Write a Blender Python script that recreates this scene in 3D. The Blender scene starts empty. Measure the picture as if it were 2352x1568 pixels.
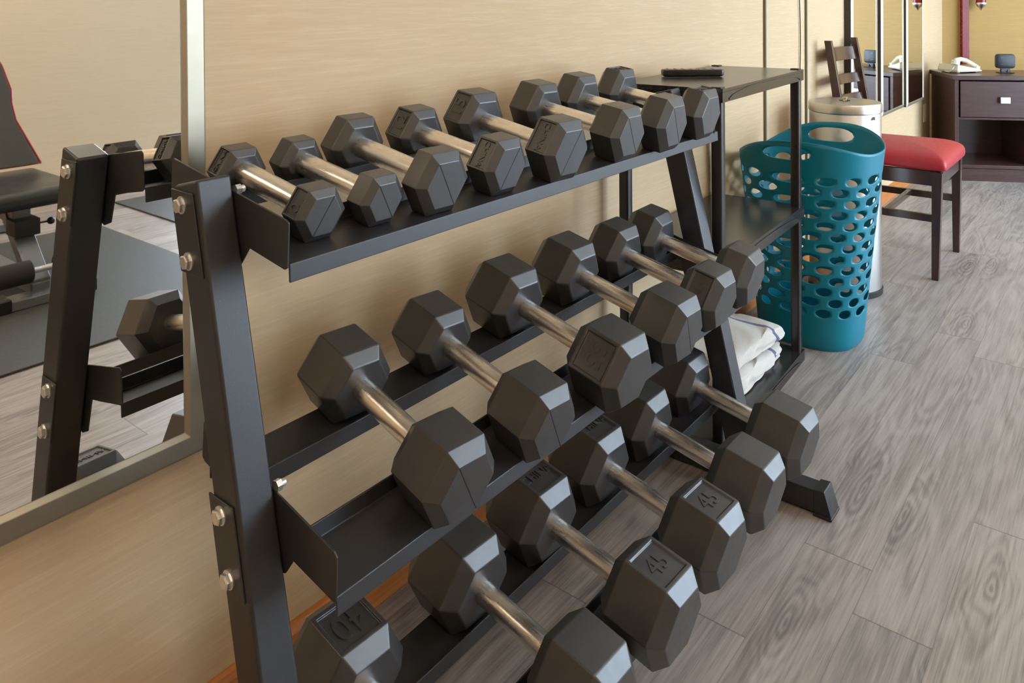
import bpy, bmesh, math, random
from mathutils import Vector, Matrix
random.seed(7)
S = bpy.context.scene
COL = S.collection
PI = math.pi

# ------------------------------------------------------------------ materials
def lin(c):
    return tuple(((v/255)/12.92 if v/255 <= .04045 else ((v/255+.055)/1.055)**2.4) for v in c)

class NT:
    def __init__(s, name):
        s.m = bpy.data.materials.new(name); s.m.use_nodes = True
        s.t = s.m.node_tree; s.t.nodes.clear()
        s.out = s.n('ShaderNodeOutputMaterial')
        s.b = s.n('ShaderNodeBsdfPrincipled')
        s.l(s.b.outputs[0], s.out.inputs[0])
    def n(s, typ, **kw):
        nd = s.t.nodes.new(typ)
        for k, v in kw.items(): setattr(nd, k, v)
        return nd
    def l(s, a, b): s.t.links.new(a, b)
    def math(s, op, a, b=None, c=None):
        nd = s.n('ShaderNodeMath', operation=op)
        for i, v in enumerate((a, b, c)):
            if v is None: continue
            if isinstance(v, (int, float)): nd.inputs[i].default_value = v
            else: s.l(v, nd.inputs[i])
        return nd.outputs[0]
    def coord(s, kind='Object', scale=(1, 1, 1)):
        tc = s.n('ShaderNodeTexCoord'); mp = s.n('ShaderNodeMapping')
        mp.inputs['Scale'].default_value = scale
        s.l(tc.outputs[kind], mp.inputs[0]); return mp.outputs[0]
    def noise(s, vec, scale=5, detail=3, rough=.5, dist=0):
        nd = s.n('ShaderNodeTexNoise'); nd.inputs['Scale'].default_value = scale
        nd.inputs['Detail'].default_value = detail; nd.inputs['Roughness'].default_value = rough
        nd.inputs['Distortion'].default_value = dist
        if vec is not None: s.l(vec, nd.inputs['Vector'])
        return nd.outputs['Fac']
    def ramp(s, fac, stops):
        nd = s.n('ShaderNodeValToRGB'); cr = nd.color_ramp
        while len(cr.elements) < len(stops): cr.elements.new(.5)
        for e, (p, c) in zip(cr.elements, stops):
            e.position = p; e.color = (*c, 1) if len(c) == 3 else c
        s.l(fac, nd.inputs[0]); return nd.outputs[0]
    def mix(s, fac, a, b, mode='MIX'):
        nd = s.n('ShaderNodeMix', data_type='RGBA', blend_type=mode)
        for i, v in ((0, fac), (6, a), (7, b)):
            if isinstance(v, (int, float)): nd.inputs[i].default_value = v
            elif isinstance(v, tuple): nd.inputs[i].default_value = (*v, 1)
            else: s.l(v, nd.inputs[i])
        return nd.outputs[2]
    def bump(s, h, strength=.1, dist=.001):
        nd = s.n('ShaderNodeBump'); nd.inputs['Strength'].default_value = strength
        nd.inputs['Distance'].default_value = dist
        s.l(h, nd.inputs['Height']); s.l(nd.outputs[0], s.b.inputs['Normal'])
    def set(s, **kw):
        for k, v in kw.items():
            k = k.replace('_', ' ')
            i = s.b.inputs[k]
            if isinstance(v, tuple): i.default_value = (*v, 1) if len(v) == 3 else v
            elif isinstance(v, (int, float)): i.default_value = v
            else: s.l(v, i)
        return s

def simple(name, rgb, rough=.5, metal=0., var=.12, nscale=30, bump=.0, bscale=200, spec=.5, **kw):
    t = NT(name); c = lin(rgb)
    v = t.coord()
    f = t.noise(v, nscale, 4, .6)
    col = t.ramp(f, [(.3, tuple(x*(1-var) for x in c)), (.7, tuple(min(1, x*(1+var)) for x in c))])
    r = t.math('MULTIPLY_ADD', t.noise(v, nscale*2.3, 3), .2, rough-.1)
    t.set(Base_Color=col, Roughness=r, Metallic=metal, Specular_IOR_Level=spec, **kw)
    if bump: t.bump(t.noise(v, bscale, 3), bump, .0006)
    return t.m

def mat_rubber():
    t = NT('black_rubber'); v = t.coord()
    oi = t.n('ShaderNodeObjectInfo')
    f = t.noise(v, 22, 5, .6)
    base = t.ramp(f, [(.3, lin((42, 42, 43))), (.72, lin((55, 55, 56)))])
    sc = t.noise(t.coord(scale=(1, 1, 1)), 90, 6, .75)
    smudge = t.math('GREATER_THAN', sc, .69)
    col = t.mix(t.math('MULTIPLY', smudge, .12), base, lin((110, 110, 112)))
    r = t.math('MULTIPLY_ADD', t.noise(v, 60, 4), .16, .31)
    t.set(Base_Color=col, Roughness=r, Specular_IOR_Level=.8, Coat_Weight=.35, Coat_Roughness=.5)
    t.bump(t.noise(v, 260, 2), .12, .0005)
    return t.m
def mat_powder():
    t = NT('black_powder_coat'); v = t.coord()
    f = t.noise(v, 8, 4)
    base = t.ramp(f, [(.3, lin((38, 38, 40))), (.7, lin((46, 46, 48)))])
    sp = t.noise(v, 420, 1, .5)
    dust = t.math('GREATER_THAN', sp, .8)
    col = t.mix(t.math('MULTIPLY', dust, .35), base, lin((120, 118, 112)))
    t.set(Base_Color=col, Roughness=t.math('MULTIPLY_ADD', f, .15, .33), Specular_IOR_Level=.6)
    t.bump(t.noise(v, 700, 2), .12, .0004)
    return t.m
def mat_chrome():
    t = NT('worn_chrome')
    st = t.noise(t.coord(scale=(60, 5, 60)), 3, 4, .6)
    w = t.noise(t.coord(scale=(1, .5, 1)), 38, 4, .6)
    col = t.ramp(w, [(.3, lin((228, 222, 216))), (.7, lin((250, 248, 245)))])
    t.set(Base_Color=col, Metallic=1., Roughness=t.math('MULTIPLY_ADD', st, .10, .23))
    return t.m
def mat_wall(name, a, b, streak=.05):
    t = NT(name)
    v = t.coord(scale=(5, 5, 90)); v2 = t.coord(scale=(14, 14, 260))
    big = t.noise(t.coord(), 1.1, 3)
    f = t.math('ADD', t.math('MULTIPLY', t.noise(v, 1.6, 5, .62), .6), t.math('MULTIPLY', t.noise(v2, 1.3, 4, .6), .4))
    col = t.ramp(f, [(.3, tuple(x*(1-streak*2) for x in lin(a))), (.5, lin(a)), (.68, lin(b))])
    t.set(Base_Color=t.mix(.35, col, t.ramp(big, [(.3, lin(a)), (.7, lin(b))])), Roughness=.62, Specular_IOR_Level=.25)
    t.bump(f, .25, .0012)
    return t.m
def mat_floor():
    t = NT('grey_vinyl_plank')
    tc = t.n('ShaderNodeTexCoord'); sp = t.n('ShaderNodeSeparateXYZ'); t.l(tc.outputs['Object'], sp.inputs[0])
    X, Y = sp.outputs[0], sp.outputs[1]
    W, L = .125, 1.25
    ry = t.math('DIVIDE', t.math('SUBTRACT', Y, .021), W)
    row = t.math('FLOOR', ry)
    wn = t.n('ShaderNodeTexWhiteNoise', noise_dimensions='1D'); t.l(row, wn.inputs['W'])
    # end joints: row 2 at 1.42, row 3 at 1.549, row 1 at 1.82 as laid in the room
    off = t.math('MULTIPLY', wn.outputs['Value'], L)
    for r_, o_ in ((1, 1.82-L), (2, 1.42-L), (3, 1.549-L), (0, .95), (-1, 1.10)):
        eq = t.math('COMPARE', row, float(r_), .1)
        off = t.math('ADD', t.math('MULTIPLY', off, t.math('SUBTRACT', 1., eq)), t.math('MULTIPLY', eq, o_))
    cx = t.math('DIVIDE', t.math('SUBTRACT', X, off), L)
    colm = t.math('FLOOR', cx)
    cm = t.n('ShaderNodeCombineXYZ'); t.l(row, cm.inputs[0]); t.l(colm, cm.inputs[1])
    w2 = t.n('ShaderNodeTexWhiteNoise', noise_dimensions='2D'); t.l(cm.outputs[0], w2.inputs['Vector'])
    rnd = w2.outputs['Value']
    # grain coordinates
    g = t.n('ShaderNodeCombineXYZ')
    t.l(t.math('MULTIPLY_ADD', rnd, 17., X), g.inputs[0]); t.l(Y, g.inputs[1]); t.l(t.math('MULTIPLY', rnd, 31.), g.inputs[2])
    def mapv(sc):
        mp = t.n('ShaderNodeMapping'); mp.inputs['Scale'].default_value = sc; t.l(g.outputs[0], mp.inputs[0]); return mp.outputs[0]
    field = t.noise(mapv((1.6, 9, 1)), 1., 2, .45, .35)
    rings = t.math('SINE', t.math('MULTIPLY', field, 60.))
    rings = t.math('MULTIPLY_ADD', rings, .5, .5)
    fine = t.noise(mapv((5, 210, 1)), 1., 6, .72, .5)
    med = t.noise(mapv((3, 34, 1)), 1., 5, .65, .8)
    blot = t.noise(mapv((1.5, 4, 1)), 1.3, 3)
    warp = t.noise(mapv((4, 10, 1)), 1., 3, .5)
    vo = t.n('ShaderNodeTexVoronoi', voronoi_dimensions='2D'); vo.inputs['Scale'].default_value = 1.; vo.inputs['Randomness'].default_value = .9
    kv = mapv((1.05, 5.6, 1)); ka = t.n('ShaderNodeVectorMath', operation='ADD'); kc = t.n('ShaderNodeCombineXYZ')
    t.l(t.math('MULTIPLY_ADD', warp, .34, -.17), kc.inputs[1]); t.l(t.math('MULTIPLY_ADD', warp, -.3, .15), kc.inputs[0])
    t.l(kv, ka.inputs[0]); t.l(kc.outputs[0], ka.inputs[1]); t.l(ka.outputs[0], vo.inputs['Vector'])
    kd = vo.outputs['Distance']
    krings = t.math('MULTIPLY_ADD', t.math('SINE', t.math('MULTIPLY', t.math('POWER', kd, .8), 88.)), .5, .5)
    kmask = t.math('SUBTRACT', 1., t.math('MULTIPLY', kd, 3.1)); kmask = t.math('MAXIMUM', kmask, 0.)
    knot = t.math('MULTIPLY', t.math('MULTIPLY', krings, kmask), .13)
    f = t.math('ADD', t.math('MULTIPLY', fine, .50), t.math('MULTIPLY', med, .28))
    f = t.math('ADD', f, t.math('MULTIPLY_ADD', rings, .07, .045))
    f = t.math('ADD', f, t.math('MULTIPLY', t.math('SUBTRACT', rnd, .5), .07))
    f = t.math('SUBTRACT', f, knot)
    base = t.ramp(f, [(.30, lin((78, 71, 68))), (.40, lin((126, 117, 111))), (.49, lin((162, 153, 147))), (.64, lin((190, 182, 176)))])
    base = t.mix(t.math('MULTIPLY', blot, .35), base, lin((150, 146, 147)))
    tint = t.ramp(rnd, [(0, lin((150, 147, 150))), (.5, lin((160, 152, 147))), (1, lin((168, 155, 146)))])
    base = t.mix(.22, base, tint)
    fy = t.math('FRACT', ry); fx = t.math('FRACT', cx)
    ey = t.math('LESS_THAN', t.math('MINIMUM', fy, t.math('SUBTRACT', 1., fy)), .006)
    ex = t.math('LESS_THAN', t.math('MINIMUM', fx, t.math('SUBTRACT', 1., fx)), .0011)
    seam = t.math('MAXIMUM', t.math('MULTIPLY', ey, .4), t.math('MULTIPLY', ex, .55))
    col = t.mix(seam, base, lin((84, 77, 72)))
    t.set(Base_Color=col, Roughness=t.math('MULTIPLY_ADD', f, .2, .34), Specular_IOR_Level=.4)
    t.bump(f, .12, .0008)
    return t.m
def mat_wood(name, a, b, rough=.35, axis=(1, 12, 12), sc=4):
    t = NT(name); v = t.coord(scale=axis)
    f = t.noise(v, sc, 5, .6, .5)
    t.set(Base_Color=t.ramp(f, [(.3, lin(a)), (.7, lin(b))]), Roughness=rough, Coat_Weight=.15)
    return t.m
def mat_emit(name, rgb, strength):
    t = NT(name); t.set(Base_Color=(.8, .8, .8), Roughness=.4)
    t.b.inputs['Emission Color'].default_value = (*rgb, 1); t.b.inputs['Emission Strength'].default_value = strength
    return t.m
def mat_brushed(name, rgb, sc, lo=.18):
    t = NT(name); st = t.noise(t.coord(scale=sc), 3, 4, .6)
    t.set(Base_Color=lin(rgb), Metallic=1., Roughness=t.math('MULTIPLY_ADD', st, .08, lo+.14))
    return t.m
def mat_unit():
    t = NT('dark_grained_plastic')
    v = t.coord(scale=(2, 40, 40)); f = t.noise(v, 4, 4)
    sp = t.n('ShaderNodeSeparateXYZ'); tc = t.n('ShaderNodeTexCoord'); t.l(tc.outputs['Object'], sp.inputs[0])
    gr = t.math('LESS_THAN', t.math('FRACT', t.math('MULTIPLY', sp.outputs[1], 14.3)), .06)
    col = t.mix(t.math('MULTIPLY', gr, .7), t.ramp(f, [(.3, lin((36, 35, 33))), (.7, lin((48, 46, 43)))]), lin((14, 14, 14)))
    t.set(Base_Color=col, Roughness=.24, Specular_IOR_Level=.75)
    t.bump(f, .06, .0004)
    return t.m
def mat_cloth(name, rgb, stripe=None):
    t = NT(name); v = t.coord()
    f = t.noise(v, 500, 3, .7)
    c = lin(rgb)
    col = t.ramp(f, [(.25, tuple(x*.78 for x in c)), (.7, c)])
    if stripe:
        sp = t.n('ShaderNodeSeparateXYZ'); tc = t.n('ShaderNodeTexCoord'); t.l(tc.outputs['UV'], sp.inputs[0])
        d = t.math('ABSOLUTE', t.math('SUBTRACT', sp.outputs[0], .80))
        wob = t.math('MULTIPLY_ADD', t.noise(v, 60, 3), .02, -.01)
        m = t.math('LESS_THAN', t.math('ADD', d, wob), .022)
        col = t.mix(t.math('MULTIPLY', m, .85), col, lin(stripe))
    t.set(Base_Color=col, Roughness=.95, Specular_IOR_Level=.1, Sheen_Weight=.3)
    t.bump(f, .9, .003)
    return t.m

M = dict(
    rubber=mat_rubber(), powder=mat_powder(), chrome=mat_chrome(),
    seam=simple('mould_seam_rubber', (24, 26, 30), .6),
    zinc=simple('zinc_plated_steel', (225, 224, 222), .3, .85, .05, 80),
    cap=simple('black_foot_rubber', (38, 38, 40), .42, spec=.5, bump=.1),
    wall=mat_wall('beige_grasscloth_wallpaper', (200, 173, 136), (212, 190, 157)),
    wall_r=mat_wall('brightened_grasscloth_wallpaper', (240, 226, 202), (244, 232, 212)),  # wallpaper colour lightened in place of light the opposite wall lacks
    wall_y=mat_wall('yellow_wallpaper', (176, 142, 84), (188, 156, 98), .02),
    floor=mat_floor(),
    ceil=simple('white_ceiling_paint', (225, 222, 214), .8, var=.03),
    base=mat_wood('orange_oak_skirting', (176, 104, 44), (206, 132, 62), .38, (1.5, 30, 30)),
    trim=simple('tan_wall_trim', (190, 176, 148), .5, var=.05),
    trimd=simple('bronze_wall_trim', (122, 106, 78), .45, var=.06),
    frame=mat_brushed('champagne_metal_frame', (182, 174, 156), (3, 60, 60), .34),
    framed=simple('dark_frame_side', (58, 50, 42), .5),
    mirror=None,
    unit=mat_unit(), unitp=simple('black_plastic_post', (34, 32, 31), .32, spec=.6),
    teal=simple('teal_plastic', (0, 122, 146), .38, var=.05, nscale=6, spec=.45),
    steel=mat_brushed('brushed_steel', (186, 184, 180), (40, 40, 1.5), .18),
    steeltop=mat_brushed('steel_lid', (196, 192, 184), (14, 14, 14), .14),
    blackp=simple('black_plastic', (30, 30, 31), .35, spec=.55),
    remote=simple('remote_plastic', (26, 25, 24), .3),
    key=simple('remote_keys', (120, 120, 124), .4),
    wenge=mat_wood('dark_walnut_veneer', (62, 40, 36), (78, 52, 48), .30, (2, 2, 14)),
    chairw=mat_wood('dark_chair_wood', (56, 38, 32), (74, 52, 45), .2, (10, 10, 2)),
    red=simple('red_vinyl', (170, 36, 50), .42, var=.05, spec=.5, bump=.08, bscale=120),
    redp=simple('red_lacquer', (128, 18, 26), .25, var=.05),
    phone=simple('cream_plastic', (214, 204, 180), .45, var=.04),
    clock=simple('charcoal_plastic', (34, 36, 36), .5, var=.06),
    pewter=simple('brushed_nickel_knob', (206, 196, 190), .35, .6, var=.05),
    towel=mat_cloth('white_terry', (240, 236, 228), (54, 66, 138)),
    wipe=mat_cloth('cream_wipe', (214, 190, 130)),
    mat=simple('grey_rubber_mat', (66, 66, 63), .62, var=.1, nscale=60),
    vinyl=simple('black_bench_vinyl', (48, 50, 48), .32, var=.12, nscale=5, spec=.6),
    backv=simple('grey_bench_vinyl', (82, 84, 84), .55, var=.05),
    piping=simple('red_piping', (190, 60, 66), .45),
    foam=simple('black_foam', (44, 42, 38), .8),
    bsteel=simple('grey_bench_steel', (128, 131, 135), .30, .35, var=.03, nscale=3),
    outlet=simple('white_outlet', (226, 214, 180), .4, var=.02),
    winframe=simple('white_window_frame', (225, 225, 222), .45, var=.02),
    winglass=mat_emit('bright_window_pane', (.64, .81, 1.), 11.5),
    lampglass=mat_emit('warm_lamp_diffuser', (1., .81, .60), 20.0),
)
t = NT('mirror_glass'); t.set(Base_Color=(.93, .93, .91), Metallic=1., Roughness=.012); M['mirror'] = t.m

# ------------------------------------------------------------------ builders
class MB:
    def __init__(s): s.bm = bmesh.new(); s.uv = None
    def _xf(s, vs, m):
        if m is not None:
            for v in vs: v.co = m @ v.co
    def box(s, c, d, m=None, mi=0):
        x, y, z = (k/2 for k in d)
        P = [(-x,-y,-z),(x,-y,-z),(x,y,-z),(-x,y,-z),(-x,-y,z),(x,-y,z),(x,y,z),(-x,y,z)]
        vs = [s.bm.verts.new(Vector(p)+Vector(c)) for p in P]
        s._xf(vs, m)
        for f in ((3,2,1,0),(4,5,6,7),(0,1,5,4),(1,2,6,5),(2,3,7,6),(3,0,4,7)):
            s.bm.faces.new([vs[i] for i in f]).material_index = mi
        return s
    def bx(s, x0, x1, y0, y1, z0, z1, mi=0): return s.box(((x0+x1)/2,(y0+y1)/2,(z0+z1)/2),(x1-x0,y1-y0,z1-z0),None,mi)
    def loft(s, rings, cap=True, mi=0, close=True):
        R = [[s.bm.verts.new(Vector(p)) for p in r] for r in rings]
        n = len(R[0])
        for a, b in zip(R, R[1:]):
            for i in range(n if close else n-1):
                j = (i+1) % n
                s.bm.faces.new((a[i], a[j], b[j], b[i])).material_index = mi
        if cap:
            s.bm.faces.new(R[0][::-1]).material_index = mi; s.bm.faces.new(R[-1]).material_index = mi
        return R
    def prism_x(s, poly, x0, x1, mi=0):      # poly of (y,z)
        s.loft([[(x0, y, z) for y, z in poly], [(x1, y, z) for y, z in poly]], mi=mi); return s
    def prism_y(s, poly, y0, y1, mi=0):
        s.loft([[(x, y0, z) for x, z in poly], [(x, y1, z) for x, z in poly]], mi=mi); return s
    def prism_z(s, poly, z0, z1, mi=0):
        s.loft([[(x, y, z0) for x, y in poly], [(x, y, z1) for x, y in poly]], mi=mi); return s
    def tube(s, a, b, r, n=24, r2=None, mi=0, prof=None):
        a, b = Vector(a), Vector(b); d = (b-a).normalized()
        u = d.orthogonal().normalized(); w = d.cross(u)
        pr = prof or [(0, r), (1, r if r2 is None else r2)]
        rings = []
        for t_, rr in pr:
            c = a.lerp(b, t_)
            rings.append([c+(u*math.cos(2*PI*i/n)+w*math.sin(2*PI*i/n))*rr for i in range(n)])
        s.loft(rings, mi=mi); return s
    def path(s, pts, r, n=10, mi=0):
        pts = [Vector(p) for p in pts]; rings = []
        up = Vector((0, 0, 1))
        for i, p in enumerate(pts):
            d = (pts[min(i+1, len(pts)-1)]-pts[max(i-1, 0)]).normalized()
            u = d.cross(up) if abs(d.z) < .98 else d.cross(Vector((1, 0, 0)))
            u.normalize(); w = d.cross(u)
            rings.append([p+(u*math.cos(2*PI*k/n)+w*math.sin(2*PI*k/n))*r for k in range(n)])
        s.loft(rings, mi=mi); return s
    def lathe(s, prof, c=(0, 0, 0), n=48, mi=0):
        rings = [[(c[0]+r*math.cos(2*PI*i/n), c[1]+r*math.sin(2*PI*i/n), c[2]+z) for i in range(n)] for r, z in prof]
        s.loft(rings, mi=mi); return s
    def ball(s, c, r, sc=(1, 1, 1), n=20, m=10):
        prof = [(max(1e-4, r*math.sin(PI*k/m)), -r*math.cos(PI*k/m)) for k in range(m+1)]
        rings = [[(c[0]+a*sc[0]*math.cos(2*PI*i/n), c[1]+a*sc[1]*math.sin(2*PI*i/n), c[2]+z*sc[2]) for i in range(n)] for a, z in prof]
        s.loft(rings); return s
    def sheet(s, path, x0, x1, t=.0025):     # bent sheet along X, path (y,z), thickness to the right of travel
        n = len(path); nr = []
        for i in range(n):
            ds = []
            if i > 0: ds.append(Vector((path[i][0]-path[i-1][0], path[i][1]-path[i-1][1])).normalized())
            if i < n-1: ds.append(Vector((path[i+1][0]-path[i][0], path[i+1][1]-path[i][1])).normalized())
            ns = [Vector((d.y, -d.x)) for d in ds]
            v = sum(ns, Vector((0, 0))).normalized(); v = v/ max(.3, v.dot(ns[0])); nr.append(v)
        off = [(p[0]+v.x*t, p[1]+v.y*t) for p, v in zip(path, nr)]
        A = [s.bm.verts.new((x0, y, z)) for y, z in path]; B = [s.bm.verts.new((x1, y, z)) for y, z in path]
        C = [s.bm.verts.new((x0, y, z)) for y, z in off]; D = [s.bm.verts.new((x1, y, z)) for y, z in off]
        for i in range(n-1):
            s.bm.faces.new((A[i], A[i+1], B[i+1], B[i])); s.bm.faces.new((C[i], D[i], D[i+1], C[i+1]))
            s.bm.faces.new((A[i], C[i], C[i+1], A[i+1])); s.bm.faces.new((B[i], B[i+1], D[i+1], D[i]))
        s.bm.faces.new((A[0], B[0], D[0], C[0])); s.bm.faces.new((A[-1], C[-1], D[-1], B[-1]))
        return s
    def done(s, name, mats, parent=None, bevel=0, smooth=False, seg=2, angle=30, mat4=None, sub=0):
        bm = s.bm
        bmesh.ops.recalc_face_normals(bm, faces=bm.faces)
        me = bpy.data.meshes.new(name); bm.to_mesh(me); bm.free()
        if not isinstance(mats, (list, tuple)): mats = [mats]
        for m in mats: me.materials.append(m)
        o = bpy.data.objects.new(name, me); COL.objects.link(o)
        if parent is not None: o.parent = parent
        if mat4 is not None: o.matrix_local = mat4
        if bevel:
            b = o.modifiers.new('bevel', 'BEVEL'); b.width = bevel; b.segments = seg; b.limit_method = 'ANGLE'; b.angle_limit = math.radians(angle)
            b.harden_normals = True
            smooth = True
        if sub:
            q = o.modifiers.new('sub', 'SUBSURF'); q.levels = sub; q.render_levels = sub
        if smooth:
            for p in me.polygons: p.use_smooth = True
            if not sub: me.set_sharp_from_angle(angle=math.radians(38 if not bevel else 50))
        return o

def tag(o, label, cat, group=None, kind=None):
    if label: o['label'] = label
    if cat: o['category'] = cat
    if group: o['group'] = group
    if kind: o['kind'] = kind
    return o
def thing(name, label, cat, loc=(0, 0, 0), rz=0, group=None, mat=None):
    o = bpy.data.objects.new(name, None); COL.objects.link(o); o.empty_display_size = .05
    if mat is not None: o.matrix_world = mat
    else: o.location = loc; o.rotation_euler = (0, 0, rz)
    return tag(o, label, cat, group)
def struct(o): o['kind'] = 'structure'; return o
def text_mesh(s, size, extrude):
    c = bpy.data.curves.new('t', 'FONT'); c.body = s; c.size = size; c.extrude = extrude
    c.align_x = 'CENTER'; c.align_y = 'CENTER'; c.resolution_u = 3
    o = bpy.data.objects.new('t', c); COL.objects.link(o)
    dg = bpy.context.evaluated_depsgraph_get()
    me = bpy.data.meshes.new_from_object(o.evaluated_get(dg))
    bpy.data.objects.remove(o); bpy.data.curves.remove(c)
    return me
def rrect(w, h, r, n=4):
    pts = []
    for cx, cy, a0 in ((w/2-r, h/2-r, 0), (-w/2+r, h/2-r, 90), (-w/2+r, -h/2+r, 180), (w/2-r, -h/2+r, 270)):
        for i in range(n+1):
            a = math.radians(a0+90*i/n); pts.append((cx+r*math.cos(a), cy+r*math.sin(a)))
    return pts

# ------------------------------------------------------------------ room
WY = 1.07
YB = -2.66
XL = -1.7
CE = 2.5
FX0, FY0 = 5.957, 1.07
EX, EY = math.cos(math.radians(-62.1)), math.sin(math.radians(-62.1))   # direction of the slanted end wall
LEN = (WY-YB)/-EY
FX1, FY1 = FX0+EX*LEN, YB
struct(MB().prism_z([(XL, YB), (FX1, YB), (FX0, WY), (XL, WY)], -.08, 0).done('floor', M['floor']))
struct(MB().prism_z([(XL, YB), (FX1, YB), (FX0, WY), (XL, WY)], CE, CE+.08).done('ceiling', M['ceil']))
struct(MB().bx(XL, FX0+.05, WY, WY+.1, 0, CE).done('wall_left', M['wall']))
struct(MB().bx(XL-.1, XL, YB, WY, 0, CE).done('wall_rear', M['wall']))
dx, dy = -EY*.1, EX*.1
struct(MB().prism_z([(FX0, FY0), (FX1, FY1), (FX1+dx, FY1+dy), (FX0+dx, FY0+dy)], 0, CE).done('wall_far', M['wall_y']))
# wall opposite the rack, with two openings for its windows
WN = ((2.62, 3.9), (4.1, 5.4), (5.6, 6.9)); WZ0, WZ1 = .12, 2.36
w = MB()
xs = [XL, WN[0][0], WN[0][1], WN[1][0], WN[1][1], WN[2][0], WN[2][1], FX1]
for i in range(7):
    if i % 2:
        w.bx(xs[i], xs[i+1], YB-.1, YB, 0, WZ0); w.bx(xs[i], xs[i+1], YB-.1, YB, WZ1, CE)
    else: w.bx(xs[i], xs[i+1], YB-.1, YB, 0, CE)
struct(w.done('wall_right', M['wall_r']))
for k, (a, b) in enumerate(WN):
    fr = MB()
    fr.bx(a, b, YB-.08, YB+.01, WZ0, WZ0+.05); fr.bx(a, b, YB-.08, YB+.01, WZ1-.05, WZ1)
    fr.bx(a, a+.05, YB-.08, YB+.01, WZ0+.05, WZ1-.05); fr.bx(b-.05, b, YB-.08, YB+.01, WZ0+.05, WZ1-.05)
    fr.bx((a+b)/2-.02, (a+b)/2+.02, YB-.08, YB, WZ0+.05, WZ1-.05)
    wf = struct(fr.done('window_%d' % (k+1), M['winframe'], bevel=.004))
    MB().bx(a+.05, b-.05, YB-.075, YB-.07, WZ0+.05, WZ1-.05).done('window_pane', M['winglass'], wf)
# skirting boards
bp = [(0, 0), (-.014, 0), (-.014, .062), (-.008, .072), (0, .074)]
struct(MB().prism_x([(WY+y, z) for y, z in bp], XL, FX0-.02).done('baseboard_left', M['base'], bevel=.002))
struct(MB().prism_x([(YB-y, z) for y, z in bp], XL, FX1-.02).done('baseboard_right', M['base'], bevel=.002))
b = MB(); q = [(FX0+.01*EX, FY0+.01*EY), (FX1-.01*EX, FY1-.01*EY)]
b.prism_z([q[0], q[1], (q[1][0]-dx*.14, q[1][1]-dy*.14), (q[0][0]-dx*.14, q[0][1]-dy*.14)], 0, .074)
struct(b.done('baseboard_far', M['base'], bevel=.002))
# vertical strips on the wall
for i, x in enumerate((2.773, 3.213)):
    struct(MB().bx(x, x+.028, WY-.006, WY, .075, CE).bx(x-.010, x, WY-.009, WY, .075, CE, 1).done('trim_%d' % (i+1), [M['trim'], M['trimd']], bevel=.0015))

# ceiling lamps; rear-corner one and the two along the opposite wall are added fill
LAMPS = [(-1.15, .15, 'added warm fill lamp on the ceiling, rear corner left of the large mirror'), (-.5, -.7, 'warm square ceiling lamp nearest the large mirror'), (1.3, -.9, 'warm square ceiling lamp above the floor in front of the rack'),
         (-.5, -2.0, 'added warm fill lamp on the ceiling in the corner behind the weight bench'), (1.3, -2.1, 'added warm fill lamp on the ceiling near the wall opposite the rack')]
for x, y, lb in LAMPS:
    t = thing('ceiling_lamp', lb, 'lamp', (x, y, CE), group=None)
    MB().bx(-.2, .2, -.2, .2, -.03, 0).done('lamp_frame', M['winframe'], t, bevel=.004)
    MB().bx(-.18, .18, -.18, .18, -.036, -.029).done('diffuser', M['lampglass'], t)

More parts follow.
